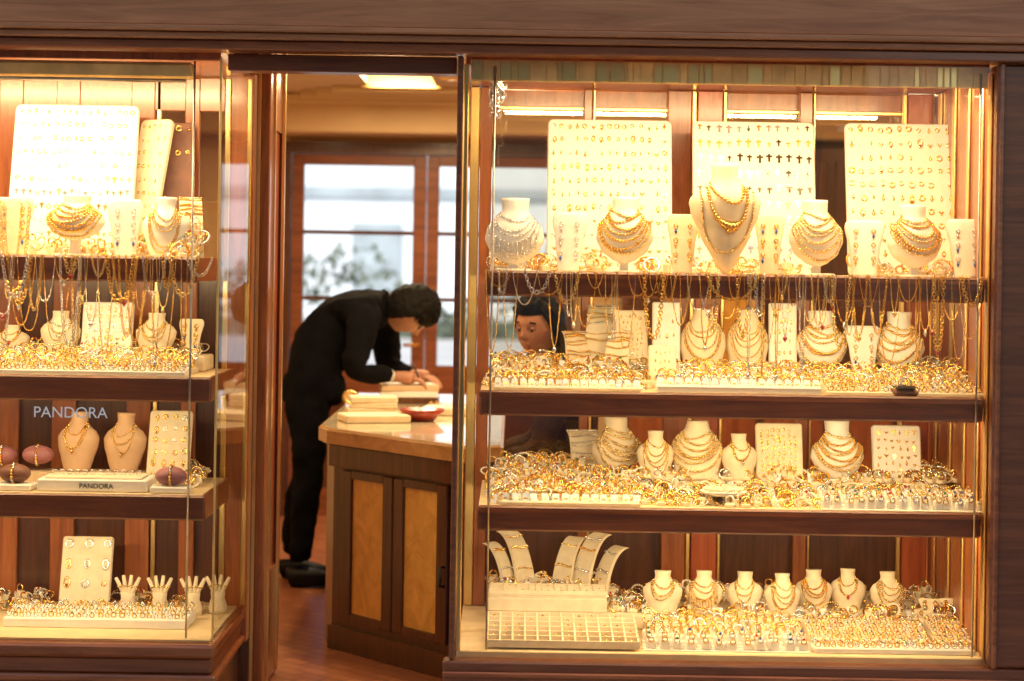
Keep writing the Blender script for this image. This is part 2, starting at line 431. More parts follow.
def trinket(mb, M, x, z, s, kind, m):
    y = -.004
    if kind == 0:
        mb.box((x-s*.13,y-.002,z-s*.6),(x+s*.13,y,z+s*.5), m, M); mb.box((x-s*.4,y-.003,z+s*.05),(x+s*.4,y-.0005,z+s*.28), m, M)
    elif kind == 1:
        mb.torus(M @ Matrix.Translation((x,y,z)), s*.36, s*.12, m, 10, 4)
    elif kind == 2:
        mb.bead((x,y,z+s*.35), s*.16, m, M); mb.bead((x,y,z-s*.15), s*.3, m, M, sz=1.5)
    elif kind == 3:
        mb.torus(M @ Matrix.Translation((x,y,z)) , s*.30, s*.11, m, 10, 4, ell=1.6); mb.bead((x,y,z-s*.2), s*.14, R.choice([GEMR,m,SILV,m]), M)
    elif kind == 4:
        for q in (-1,1): mb.bead((x+q*s*.25,y,z), s*.22, m, M); 
        mb.bead((x,y,z-s*.28), s*.26, m, M)
def pad(px0, px1, pyt, zb, y=.55, tilt=14, rows=11, cols=12, m=None, kinds=(0,1,2,3,4), metals=None, s=None, yaw=0.0, name='jewellery_display_pad', corner=.02, fill=.97):
    m = m or WHITE; metals = metals or [GOLD, GOLD, GOLD2, SILV]
    xc, zt = W((px0+px1)/2, pyt, y+.05); w = (px1-px0)*(6+y)/F; th = rad(tilt); h = (zt-zb)/math.cos(th)
    M = Matrix.Rotation(-th, 4, 'X'); mb = MB()
    def outline(ins):
        o = []; r = corner
        for cx, cz, a0 in ((w/2-r, h-r, 0),(-w/2+r, h-r, 90),(-w/2+r, r, 180),(w/2-r, r, 270)):
            for i in range(6):
                a = rad(a0+i*18); rr = max(.001, r-ins); o.append((cx+rr*math.cos(a), cz+rr*math.sin(a)))
        return o
    o1 = outline(0); o2 = outline(.004); n = len(o1); vs = []
    vs += [(a, .014, b) for a, b in o1]; vs += [(a, .002, b) for a, b in o1]; vs += [(a, -.003, b) for a, b in o2]
    fs = [tuple(range(n)), tuple(range(2*n, 3*n))[::-1]]
    for L in (0, 1):
        for i in range(n): fs.append((L*n+i, (L+1)*n+i, (L+1)*n+(i+1)%n, L*n+(i+1)%n))
    mb.add(vs, fs, m, False, M)
    mb.box((-.012,0,0),(.012,.006,h*.75), m, Matrix.Translation((0, .02+h*math.sin(th)*1.25, .0)) @ Matrix.Rotation(th*.7, 4, 'X'))
    ss = s or min((w-.03)/cols, (h-.04)/rows)*.74
    for r in range(rows):
        rk = R.choice(kinds); rm = R.choice(metals); off = R.uniform(-.003,.003)
        for c in range(cols):
            if R.random() > fill: continue
            x = -w/2+.022+(w-.044)*(c/(cols-1) if cols > 1 else .5)+off; z = .03+(h-.055)*(r/(rows-1) if rows > 1 else .5)
            trinket(mb, M, x+R.uniform(-1,1)*.0025, z+R.uniform(-1,1)*.0045, ss*R.uniform(.7,1.15), rk if R.random() < .6 else R.choice(kinds), rm if R.random() < .6 else R.choice(metals))
    return mb.obj(name, (xc, y, zb), yaw)

def rows_of(name, px0, px1, pyref, y0, y1, z, nx, ny, kind, base=CREAM, basez=.012, step=0.0):
    xa = W(px0, pyref, (y0+y1)/2)[0]; xb = W(px1, pyref, (y0+y1)/2)[0]
    cx = (xa+xb)/2; w = xb-xa; d = y1-y0; mb = MB()
    if kind == 'wells':
        mb.box((-w/2,0,0),(w/2,d,.008), base)
        for i in range(nx+1):
            x = -w/2+w*i/nx; mb.box((x-.0025,0,.0081),(x+.0025,d,.022), base)
        for j in range(ny+1):
            y = d*j/ny; mb.box((-w/2-.003,y-.0025,.0081),(w/2+.003,y+.0025,.024), base)
        for i in range(nx):
            for j in range(ny):
                mb.box((-w/2+w*(i+.2)/nx, d*(j+.25)/ny, .0081), (-w/2+w*(i+.8)/nx, d*(j+.75)/ny, .013), BEIGE)
                if R.random() < .4: mb.bead((-w/2+w*(i+.5)/nx, d*(j+.5)/ny, .018), .006, GOLD)
    else:
        if base: mb.box((-w/2,0,0),(w/2,d,basez), base, bev=.003)
        for j in range(ny):
            zz = basez+step*j
            if step and j: mb.box((-w/2+.002, d*j/ny, basez), (w/2-.002, d*(j+1)/ny-.001, zz), base)
            for i in range(nx):
                x = -w/2+w*(i+.5)/nx+R.uniform(-1,1)*w/nx*.15; y = d*(j+.5)/ny+R.uniform(-1,1)*.005
                cw = w/nx*.36; g = R.choice([GOLD, GOLD, GOLD2, SILV])
                T = Matrix.Translation((x,y,zz)) @ Matrix.Rotation(R.uniform(-.4,.4), 4, 'Z')
                if kind == 'ring':
                    rr = min(.0105, cw*.85)*R.uniform(.9,1.1)
                    mb.torus(T @ Matrix.Translation((0,0,rr*.9)), rr, .0023, g, 12, 4)
                    mb.bead((0,0,rr*2+.001), .0036, R.choice([g, g, SILV, GEMR, GEMB, GEMG]), T)
                elif kind == 'gem':
                    hh = .022+R.uniform(0,.010)
                    mb.box((-cw,-cw*.8,0),(cw,cw*.8,hh), WHITE, T, bev=.003)
                    mb.torus(T @ Matrix.Translation((0,-cw*.85,hh+.001)), .008, .0022, g, 12, 4)
                    mb.bead((0,-cw*.9,hh+.009), .0058, R.choice([GEMR,GEMB,GEMG,GEMK,g,g,SILV]), T)
                elif kind == 'card':
                    T2 = T @ Matrix.Rotation(rad(-28), 4, 'X')
                    mb.box((-cw,-.0008,0),(cw,.0008,.024), CARD if R.random() < .75 else CARDB, T2)
                    mb.box((-cw*.6,-.0016,.005),(cw*.6,-.001,.010), g, T2)
                    mb.torus(T @ Matrix.Translation((0,.014,.02)), .011, .0026, g, 12, 4)
                elif kind == 'hoop':
                    rr = R.uniform(.011,.019)
                    mb.torus(T @ Matrix.Rotation(R.uniform(-.6,.3), 4, 'X') @ Matrix.Translation((0,0,rr)), rr, .0030, g, 14, 4)
                    mb.box((-cw*.8,-.004,0),(cw*.8,.004,.010), base or CREAM, T)
    return mb.obj(name, (cx, y0, z))

def assortment(px0, px1, pyref, y0, y1, z, n, name='jewellery_assortment', hmax=.06, cards=.4):
    n = int(n*2.0)
    xa = W(px0, pyref, (y0+y1)/2)[0]; xb = W(px1, pyref, (y0+y1)/2)[0]
    cx = (xa+xb)/2; w = xb-xa; d = y1-y0; mb = MB()
    for i in range(n):
        x = R.uniform(-w/2, w/2); fy = R.random(); y = fy*d; g = R.choice([GOLD, GOLD, GOLD, GOLD2, SILV, PEARL])
        q = R.random(); ht = hmax*fy
        T = Matrix.Translation((x,y,0)) @ Matrix.Rotation(R.uniform(-.8,.8), 4, 'Z')
        if q < cards*.4:
            mb.box((-.011,-.001,0),(.011,.001,.026+ht*.5), CARD if R.random() < .5 else CREAM, T @ Matrix.Rotation(rad(-25),4,'X'))
            mb.bead((0,-.008,.018), .007, g, T)
        elif q < cards:
            hh = .012+ht*.8; mb.box((-.014,-.013,0),(.014,.013,hh), CREAM, T, bev=.003)
            mb.torus(T @ Matrix.Translation((0,0,hh+.010)), .012, .003, g, 14, 5); mb.bead((0,-.004,hh+.022), .0045, R.choice([g,GEMR,GEMG,SILV]), T)
        elif q < cards+.3:
            Rr = R.uniform(.013,.026); tl = R.uniform(-1.3,-.3)
            mb.torus(T @ Matrix.Translation((0,0,ht*.5)) @ Matrix.Rotation(tl,4,'X') @ Matrix.Translation((0,0,Rr)), Rr, R.uniform(.0018,.0048), g, 18, 5)
        else:
            Rr = R.uniform(.016,.032); m2 = int(Rr*6.28/.008); br = R.uniform(.0035,.006)
            tt = T @ Matrix.Translation((0,0,ht*.5)) @ Matrix.Rotation(R.uniform(-1.5,-.5),4,'X') @ Matrix.Translation((0,0,Rr))
            for a in range(m2):
                an = 6.283*a/m2; mb.bead((Rr*math.cos(an),0,Rr*math.sin(an)), br, g, tt)
    return mb.obj(name, (cx, y0, z))

def bangle_stand(px, pyt, wpx, zb, y=.5, m=CREAM, yaw=0.0, metal=GOLD, nb=6, curl=1.0):
    x, zt = W(px, pyt, y); w = wpx*(6+y)/F; h = zt-zb; mb = MB()
    N = 14; vs = []; fs = []
    prof = []
    for i in range(N+1):
        t = i/N; ang = rad(20+70*t*curl); prof.append((h*.75*(1-math.cos(ang))*.9, h*math.sin(min(ang, rad(90)))))
    mz = max(p[1] for p in prof)
    for (yy, zz) in prof:
        q = (zz-prof[0][1])/(mz-prof[0][1])
        for sx_ in (-1, 1):
            vs.append((sx_*w/2*(1-.15*q), yy, q*h)); vs.append((sx_*w/2*(1-.15*q), yy+.012, q*h*.98))
    for i in range(N):
        a = i*4; fs += [(a,a+4,a+6,a+2),(a+1,a+3,a+7,a+5),(a,a+1,a+5,a+4),(a+2,a+6,a+7,a+3)]
    fs += [(0,2,3,1),(N*4,N*4+1,N*4+3,N*4+2)]
    mb.add(vs, fs, m, False)
    mb.box((-w*.4,0,0),(w*.4,h*.45,.006), m)
    for b in range(nb):
        k = int((b+1)/(nb+1)*N); yy, zz = prof[k]; q = (zz-prof[0][1])/(mz-prof[0][1])
        L = 12; mt = metal if b%2 else R.choice([metal,SILV,GOLD2]); br = R.uniform(.0035,.006)
        for i in range(L):
            xx = -w*.42+w*.84*i/(L-1); mb.bead((xx, yy-.004, q*h+.003*math.sin(i*.5+b)), br, mt)
    return mb.obj('bracelet_stand', (x, y, zb), yaw)

def hanging(px_list, zpx, name, y=.028, ytop=None, metals=(GOLD,GOLD,GOLD2,SILV), pend=.35):
    mb = MB()
    for (a, b, bot, r) in px_list:
        m = R.choice(metals); x0, z0 = W(a, zpx, y); x1, z1 = W(b, zpx, y); zb = W((a+b)/2, bot, y)[1]
        z0 = ytop or z0; N = 400; pts = []
        pw = R.uniform(2.0,3.2)
        for i in range(N+1):
            t = i/N; u = 2*t-1; pts.append(Vector((x0+(x1-x0)*t, y, zb+(z0-zb)*(abs(u)**pw)+.0)))
        acc = 9; last = pts[0]; k = 0
        for p in pts:
            acc += (p-last).length; last = p
            if acc >= r*1.7:
                acc = 0; k += 1
                if r > .0032:
                    mb.torus(Matrix.Translation(p) @ Matrix.Rotation(1.2*(k%2),4,'Z'), r, r*.32, m, 8, 4, ell=1.25)
                else: mb.bead(tuple(p), r, m, sz=1.3)
        if R.random() < pend:
            c = pts[N//2]; mb.bead((c.x, c.y-.003, c.z-.010), .008, R.choice([m,GEMR,SILV,SILV]), sz=1.5)
        mb.tube([(x0,y,z0),(x0,.07,z0+.002)], .0012, m, 4); mb.tube([(x1,y,z0),(x1,.07,z0+.002)], .0012, m, 4)
    return mb.obj(name)

# ------------------------------------------------------------------ stock the right case
z = RZ[1]
pad(548,674,118,z,y=.52,rows=11,cols=15,kinds=(1,2,3,4),metals=[GOLD,SILV,GOLD2,GOLD])
pad(694,818,120,z,y=.52,rows=10,cols=12,kinds=(0,0,0,0,2),metals=[GEMK,GOLD,GOLD,SILV])
pad(848,970,122,z,y=.52,rows=11,cols=12,kinds=(2,3,4,1),metals=[GOLD,GOLD,GOLD2])
pad(972,992,130,z,y=.6,rows=8,cols=2,yaw=-.6)
bust(515,198,60,z,'collar',WHITE,.26,'mesh',SILV,stem=.02)
bust(569,212,36,z,'narrow',WHITE,.22,metal=SILV)
bust(625,197,58,z,'collar',WHITE,.24,'rows',GOLD,stem=.03)
bust(683,214,32,z,'narrow',CREAM,.22,metal=GOLD)
bust(727,163,74,z-.0,'tall',CREAM,.14,'big',GOLD,name='tall_necklace_bust')
bust(770,214,30,z,'narrow',CREAM,.24,metal=GOLD)
bust(817,200,56,z,'collar',WHITE,.24,'rows',GOLD2,stem=.03)
bust(865,220,40,z,'narrow',WHITE,.24,metal=GOLD)
bust(915,205,58,z,'collar',WHITE,.24,'rows',GOLD,stem=.03)
bust(967,219,38,z,'narrow',WHITE,.22,metal=SILV)
assortment(495,600,262,.34,.5,z,40,hmax=.05); assortment(640,800,262,.34,.5,z,30,hmax=.04); assortment(840,980,262,.34,.5,z,30,hmax=.04)
ch = []
x = 488
while x < 975:
    wd = R.uniform(5, 26); ch.append((x, x+wd, R.choice([R.uniform(286,316),R.uniform(300,350),R.uniform(320,362)]), R.choice([.0022,.0026,.003,.0036,.005]))); x += wd*.36+R.uniform(1, 4)
hanging(ch, 273, 'hanging_chains', ytop=RZ[1]+.003)
hanging([(706,760,300,.0036),(700,712,345,.003),(800,806,372,.0028),(748,751,372,.0026),(762,765,376,.0026),(776,779,374,.0026),(934,944,350,.0055),(962,982,306,.0055),(486,500,352,.003),(832,850,345,.0045),(644,664,338,.0055)], 273, 'long_hanging_chains', y=.022, ytop=RZ[1]+.003)
z = RZ[2]; zr = z+.05
assortment(492,560,380,.12,.38,z,70,hmax=.05); assortment(560,648,380,.16,.38,z,70,hmax=.05)
assortment(495,560,370,.42,.62,zr,40,hmax=.01)
assortment(560,985,370,.40,.46,zr,80,hmax=.01)
rows_of('price_card_rows',494,640,385,.075,.16,z,17,2,'card')
bangle_stand(582,332,30,zr,.50,CREAM,.3,nb=8); bangle_stand(601,306,34,zr,.50,CREAM,-.1,GOLD2,nb=9); bangle_stand(616,330,26,zr,.42,CREAM,-.3,GOLD,nb=7)
pad(617,650,310,zr,y=.46,rows=9,cols=5,m=CREAM,kinds=(1,2,3),yaw=.2,metals=[GOLD2,SILV,GOLD],corner=.008)
pad(652,680,302,zr,y=.44,rows=5,cols=3,m=WHITE,kinds=(2,3),yaw=0,corner=.006,tilt=8,fill=.8)
pad(648,676,345,z,y=.30,rows=4,cols=4,m=CREAM,kinds=(2,3),corner=.006)
bust(703,310,46,zr,'round',CREAM,.46,'long',GOLD)
bust(748,310,42,zr,'round',CREAM,.46,'long',GOLD)
pad(768,796,303,zr,y=.44,rows=6,cols=4,m=WHITE,kinds=(3,),corner=.006,tilt=8)
bust(822,311,54,zr,'collar',WHITE,.46,'rows',GOLD,stem=.006)
bust(864,326,36,zr,'narrow',WHITE,.42,metal=GOLD2)
bust(899,312,52,zr,'collar',WHITE,.46,'rows',GOLD,stem=.006)
assortment(920,985,370,.42,.62,zr,34,hmax=.03)
rows_of('earring_card_tray',656,820,385,.075,.15,z,18,2,'card',base=WHITE,basez=.022)
rows_of('ring_rows',824,980,385,.075,.20,z,20,3,'ring',basez=.012,step=.006)
rows_of('hoop_rows',660,985,375,.21,.38,z,40,5,'hoop',basez=.015,step=.010)
mb = MB(); mb.box((-.04,0,0),(.04,.06,.02), BROWNP, bev=.008); mb.box((-.03,-.004,.0201),(.03,.05,.034), GEMK, bev=.006)
mb.torus(Matrix.Translation((0,.01,.04)), .016,.003,STEEL); mb.obj('watch_cushion', (W(903,383,.12)[0], .066, z+.001))
z = RZ[3]; zr = z+.05
assortment(492,560,495,.10,.38,z,100,hmax=.06); assortment(560,650,495,.14,.38,z,90,hmax=.05); assortment(492,600,470,.42,.68,zr,70,hmax=.03)
assortment(600,985,470,.40,.46,zr,80,hmax=.01)
rows_of('price_card_rows',500,640,502,.07,.12,z,14,1,'card')
bust(618,417,54,zr,'collar',CREAM,.56,'rows',GOLD2,yaw=.4); bangle_stand(590,432,36,zr,.6,CREAM,.3,SILV,nb=8)
bust(656,431,38,zr,'bust',CREAM,.44,'long',GOLD); bust(697,421,52,zr,'round',CREAM,.45,'rows',GOLD2)
bust(740,434,38,zr,'bust',CREAM,.44,'chain',GOLD)
pad(755,802,423,zr,y=.44,rows=8,cols=7,m=CREAM,kinds=(1,3),metals=[GOLD2,GOLD],corner=.01)
bust(838,421,54,zr,'collar',WHITE,.46,'rows',GOLD,stem=.004)
pad(871,920,425,zr,y=.46,rows=6,cols=6,m=WHITE,kinds=(0,2,4),metals=[GOLD],corner=.01)
assortment(925,985,480,.42,.66,zr,44,hmax=.03)
mb = MB(); mb.lathe([(.0,0),(.06,0),(.075,.012),(.072,.014),(.055,.006),(0,.005)], WHITE)
for q in range(5):
    n = int((.02+q*.01)*6.28/.009)
    for i in range(n):
        a = 6.283*i/n; rr = .018+q*.011; mb.bead((rr*math.cos(a), rr*math.sin(a)*.9, .012+.002*q), .0045, PEARL)
mb.obj('pearl_dish', (W(722,490,.22)[0], .18, z+.03))
rows_of('ring_box_rows',818,980,500,.07,.26,z,15,4,'gem',base=WHITE,basez=.004,step=.006)
assortment(650,818,500,.10,.38,z,120,hmax=.025,cards=.3); assortment(820,985,490,.28,.4,z,50,hmax=.03)
z = RZ[4]; zr = z+.05
def zwells(px0,px1,y0,y1,zz,nx,ny):
    return rows_of('compartment_tray',px0,px1,620,y0,y1,zz,nx,ny,'wells',base=CREAM)
o = zwells(488,636,.05,.34,z+.006,12,6); o.rotation_euler[0] = rad(7)
quick('tray_plinth', (W(488,600,.5)[0],.42,zr+.001), (W(606,600,.5)[0],.72,zr+.045), CREAM)
zwells(490,605,.425,.56,zr+.046,9,3)
zt5 = zr+.046
bangle_stand(512,545,18,zt5,.60,CREAM,.9,GOLD,2); bangle_stand(529,534,24,zt5,.62,CREAM,.7,GOLD2,3); bangle_stand(560,540,22,zt5,.62,CREAM,-.6,GOLD2,2)
bangle_stand(578,536,24,zt5,.60,CREAM,-.8,GOLD,3); bangle_stand(598,548,22,zt5,.58,CREAM,-1.0,SILV,2)
assortment(492,606,600,.57,.70,zt5,30,hmax=.02); assortment(606,642,600,.42,.70,zr,20,hmax=.04)
bust(663,571,40,zr,'bust',CREAM,.43,'pearls',GOLD2); bust(704,571,38,zr,'bust',CREAM,.45,'mesh',GOLD)
bust(745,572,37,zr,'bust',CREAM,.46,'chain',GOLD2); bust(783,574,36,zr,'bust',CREAM,.42,'long',GOLD)
bust(814,570,38,zr,'bust',CREAM,.52,'pearls',GOLD); bust(848,569,36,zr,'bust',CREAM,.54,'chain',GOLD)
bust(889,572,38,zr,'bust',CREAM,.50,'pearls',GOLD2)
rows_of('gem_ring_rows',642,808,640,.06,.20,z,12,3,'gem',base=WHITE,basez=.004,step=.004)
rows_of('ring_rows',645,800,620,.22,.38,z,18,4,'hoop',basez=.02,step=.008)
rows_of('ring_tray',812,972,640,.06,.15,z,20,3,'ring',base=WHITE,basez=.018); rows_of('ring_tray',806,925,625,.17,.36,z+.002,18,6,'ring',basez=.022,step=.006)
rows_of('ring_tray',930,975,625,.17,.38,z+.002,7,6,'ring',basez=.022,step=.006)
for px in (930,950,968):
    bust(px,597+R.uniform(-4,4),22,zr,'narrow',CREAM,.45,metal=GOLD,name='earring_stand')
assortment(640,985,600,.56,.72,zr,90,hmax=.05); assortment(645,985,600,.40,.44,zr,50,hmax=.01)
mb = MB()
for i in range(26):
    a = R.uniform(0,6.28); rr = R.uniform(.004,.022); zz = R.uniform(-.07,.06)
    mb.torus(Matrix.Translation((rr*math.cos(a), rr*math.sin(a), zz)) @ Matrix.Rotation(R.uniform(0,3),4,'Z') @ Matrix.Rotation(R.uniform(-1,1),4,'X'), .012,.004, SILV, 10, 4, ell=1.6)
mb.tube([(0,0,.05),(0,0,.12)], .002, WHITE)
mb.obj('crystal_ornament', (W(497,92,.1)[0], .09, W(497,92,.12)[1]-.0))

# ------------------------------------------------------------------ stock the left case
z = LZ[1]
pad(10,136,103,z,y=.36,rows=11,cols=17,kinds=(0,2,1),metals=[GOLD,GOLD2,SILV],tilt=14)
pad(118,158,118,z,y=.42,rows=10,cols=5,kinds=(1,2),yaw=-.5,m=CREAM)
pad(142,196,121,z,y=.48,rows=6,cols=5,kinds=(0,1,2),m=BROWNP,metals=[GOLD],yaw=.1,fill=.6)
bust(14,197,40,z,'narrow',CREAM,.16,metal=GOLD); bust(76,195,62,z,'collar',WHITE,.2,'rows',GOLD,stem=.05)
bust(126,199,36,z,'narrow',WHITE,.18,metal=SILV); bust(166,197,48,z,'bust',WHITE,.2,'long',GOLD)
bangle_stand(192,196,26,z,.28,CREAM,.2,GOLD,9); assortment(176,196,250,.12,.3,z,30,hmax=.14)
assortment(-40,200,255,.26,.34,z,60,hmax=.05)
ch = []
x = -20
while x < 188:
    wd = R.uniform(6, 28); ch.append((x, x+wd, R.choice([R.uniform(272,305),R.uniform(290,348),R.uniform(310,362)]), R.choice([.0024,.003,.0036,.0055]))); x += wd*.32+R.uniform(1, 4)
hanging(ch, 260, 'hanging_chains', ytop=LZ[1]+.003)
hanging([(2,28,296,.0055),(8,36,325,.003),(112,138,300,.0034),(-6,12,350,.0034),(150,176,352,.003),(60,80,344,.004)], 262, 'long_hanging_chains', y=.02, ytop=LZ[1]+.003)
hanging([(0,30,292,.005),(4,22,262,.0035)], 203, 'draped_gold_chains', y=.12, ytop=W(14,203,.12)[1], metals=(GOLD,))
z = LZ[2]; zr = z+.05
bust(61,311,40,zr,'bust',CREAM,.40,'chain',SILV); pad(84,135,302,zr,y=.40,rows=6,cols=7,m=WHITE,kinds=(1,3,4),corner=.008,metals=[GOLD,SILV,GOLD2])
bust(156,313,42,zr,'bust',CREAM,.40,'pearls',GOLD2); bust(190,319,26,zr,'narrow',CREAM,.40,metal=GOLD); bust(12,325,36,zr,'bust',CREAM,.42,'chain',GOLD)
assortment(0,200,350,.38,.5,zr,70,hmax=.03)
rows_of('ring_rows',-30,188,370,.07,.18,z,28,3,'ring',base=WHITE,basez=.016,step=.004); rows_of('hoop_rows',-30,195,360,.2,.34,z,28,4,'hoop',basez=.02,step=.01)
z = LZ[3]
quick('display_block', (W(-20,462,.4)[0],.315,z+.001), (W(146,462,.4)[0],.45,z+.035), BEIGE)
bust(78,412,44,z+.036,'bust',SKINTONE,.38,'chain',GOLD); bust(125,413,44,z+.036,'bust',SKINTONE,.38,'chain',GOLD2)
pad(149,192,411,z+.001,y=.34,rows=6,cols=4,m=CREAM,kinds=(1,3),corner=.01,tilt=18)
def cushion(px, pyb, wpx, y, m, nm='bracelet_cushion', base=True):
    x = W(px, pyb, y)[0]; w = wpx*(6+y)/F; mb = MB()
    if base: mb.box((-w*.62,-w*.42,0),(w*.62,w*.42,.02), WHITE, bev=.004)
    mb.ball((0,0,.02+w*.3), w*.5, m, nu=18, nv=12, sc=(1,.75,.6))
    mb.torus(Matrix.Translation((0,0,.02+w*.3)) @ Matrix.Rotation(rad(90),4,'Z'), w*.33, .004, SILV, 22, 5, ell=.95)
    for i in range(9):
        mb.bead((.0, -w*.38*math.sin(rad(20+i*17)), .02+w*.3+w*.33*math.cos(rad(20+i*17))), .0065, R.choice([SILV,GOLD]))
    return mb.obj(nm, (x, y, z+.001), R.uniform(-.3,.3))
cushion(15,482,32,.14,BROWNP); cushion(171,485,32,.13,MAUVE)
z += .034
cushion(38,470,32,.37,MAUVE,base=False); cushion(2,470,30,.37,MAUVE,base=False)
z -= .034
bx = W(97,490,.15)[0]; mb = MB(); mb.box((-.175,0,0),(.165,.17,.038), WHITE, bev=.004); mb.box((-.155,.015,.0385),(.145,.155,.044), CREAM, bev=.002)
for i in range(12): mb.torus(Matrix.Translation((-.14+i*.024,.08,.052)), .008,.0018, SILV,10,4)
mb.obj('tray_box', (bx,.10,z+.001))
assortment(170,200,480,.25,.5,z,26,hmax=.05)
z = LZ[4]+.0065
pad(62,113,537,z,y=.42,rows=4,cols=3,m=CREAM,kinds=(1,3),corner=.01,tilt=16,s=.03,metals=[GOLD2,SILV])
def handstand(px, y):
    x = W(px, 590, y)[0]; mb = MB(); mb.lathe([(0,0),(.03,0),(.032,.02),(.022,.05),(.024,.07),(.0,.072)], CREAM, n=14)
    for i, a in enumerate((-30,-11,8,28)):
        p = Vector((math.sin(rad(a))*.02,0,.06)); q = p+Vector((math.sin(rad(a))*.06,0,math.cos(rad(a))*.066))
        mb.tube([p,(p+q)/2,q], [.0078,.007,.0055], CREAM, 8)
        mb.torus(Matrix.Translation((p+q)/2) @ Matrix.Rotation(rad(90),4,'X'), .010,.0022, GOLD2,10,4)
    mb.obj('finger_ring_stand', (x,y,z), R.uniform(-.3,.3))
for px in (128,160,193): handstand(px, .42)
handstand(218,.46)
rows_of('ring_tray',10,192,605,.16,.34,z,26,4,'ring',base=WHITE,basez=.03,step=.004)
assortment(-60,40,580,.4,.56,z,30,hmax=.05); assortment(110,200,580,.46,.56,z,20,hmax=.03)
def text(body, x, y, z, size, m, name):
    c = bpy.data.curves.new(name, 'FONT'); c.body = body; c.size = size; c.extrude = .0008; c.materials.append(m)
    o = bpy.data.objects.new(name, c); o.location = (x,y,z); o.rotation_euler = (rad(90),0,0); scene.collection.objects.link(o); return o
tx, tz = W(33,417,-.01); text('PANDORA', tx, -.010, tz, .047, mat('white_vinyl',(.95,.95,.94),.5,var=.0), 'sign_lettering')
text('PANDORA', bx-.045, .098, LZ[3]+.012, .022, PLASTK, 'box_lettering')

# ------------------------------------------------------------------ building
sb = empty('shop_building')
quick('lintel_board', (-5,-.10,2.185), (5,.02,2.62), WOODL, sb, .004)
mb = MB()
for (z0,z1,y0,m) in ((2.166,2.183,-.135,WOODL),(2.145,2.164,-.115,WOODL),(2.115,2.143,-.09,WOODH)):
    mb.box((-5,y0,z0),(5,.02,z1), m, bev=.004)
mb.obj('lintel_moulding', parent=sb)
quick('door_header', (-.872,.012,2.062), (-.176,.10,2.113), WOODDH, sb)
quick('cornice', (-5,-.16,2.622), (5,.05,2.72), WOODL, sb, .02)
quick('right_pilaster', (1.582,-.08,0), (1.95,.3,2.112), WOODL, sb, .01)
quick('left_pilaster', (-2.7,-.08,0), (-2.305,.3,2.112), WOODL, sb, .01)
mb = MB(); mb.box((-5,-.05,0),(-2.71,.25,2.11), STONE); mb.box((1.955,-.05,0),(5,.25,2.11), STONE)
mb.box((-5,-.05,2.721),(5,.25,3.6), STONE); mb.box((-5,-.05,5.1),(5,.25,6.2), STONE)
for a,b in ((-5,-3.4),(-2.3,-.6),(.6,2.3),(3.4,5)): mb.box((a,-.05,3.601),(b,.25,5.099), STONE)
mb.box((-5.1,-.2,6.201),(5.1,.4,6.35), STONE)
mb.obj('upper_wall', parent=sb)
for a,b in ((-3.4,-2.3),(-.6,.6),(2.3,3.4)):
    glasspane('upper_window', [(a,.12,3.6),(b,.12,3.6),(b,.12,5.1),(a,.12,5.1)], GLASST, sb)
    quick('window_mullion', ((a+b)/2-.03,.08,3.602),((a+b)/2+.03,.12,5.098), CARD, sb)
quick('roof', (-5,.26,6.0),(5,5.9,6.2), STONE, sb)
quick('party_wall', (-2.0,.7,0),(-1.86,5.48,2.46), PLAS, sb)
quick('party_wall_right', (3.0,.3,0),(3.12,5.48,2.46), PLAS, sb)
quick('facade_return', (1.956,.26,0),(2.1,.9,2.46), PLAS, sb)
quick('outer_wall', (-5,.26,0),(-4.8,5.9,6.0), STONE, sb); quick('outer_wall_right', (4.8,.26,0),(5,5.9,6.0), STONE, sb)
quick('floor', (-2.2,.0,-.02),(3.1,5.5,0), FLOOR, sb, 0)
mb = MB()
CX0, CX1, CY0, CY1 = -.78, -.42, 3.6, 4.5
mb.box((-2.0,.05,2.42),(CX0,5.48,2.50), CEIL); mb.box((CX1,.05,2.42),(3.1,5.48,2.50), CEIL)
mb.box((CX0,.05,2.42),(CX1,CY0,2.50), CEIL); mb.box((CX0,CY1,2.42),(CX1,5.48,2.50), CEIL)
mb.box((CX0-.05,CY0-.05,2.501),(CX1+.05,CY1+.05,2.56), LAMP)
mb.box((CX0-.03,CY0-.03,2.405),(CX1+.03,CY0,2.4195), BRASS); mb.box((CX0-.03,CY1,2.405),(CX1+.03,CY1+.03,2.4195), BRASS)
for q in range(3):
    g = .10+q*.10; yy = CY1+.10+q*.16
    mb.box((CX0-g-.1,yy,2.388-.006*q),(CX1+g+.1,yy+.05,2.4195), CEIL, bev=.006)
mb.obj('ceiling', parent=sb)
quick('soffit_beam', (-1.9,5.1,2.20),(3.0,5.48,2.418), PLAS, sb, .01)
quick('soffit_moulding', (-1.9,5.06,2.36),(3.0,5.098,2.416), CEIL, sb, .01)
YB = 5.5
mb = MB(); mb.box((-5,YB,0),(-1.33,YB+.2,6.0), PLAS); mb.box((.36,YB,0),(5,YB+.2,6.0), PLAS); mb.box((-1.329,YB,2.17),(.359,YB+.2,6.0), PLAS)
mb.obj('rear_wall', parent=sb)
bd = empty('glazed_double_door', (0,0,0))
zt = 2.035
mb = MB()
mb.box((-1.33,YB-.06,0),(-1.285,YB+.1,2.168), WOODD); mb.box((.315,YB-.06,0),(.358,YB+.1,2.168), WOODD); mb.box((-1.284,YB-.06,2.10),(.314,YB+.1,2.168), WOODD)
mb.obj('frame', parent=bd)
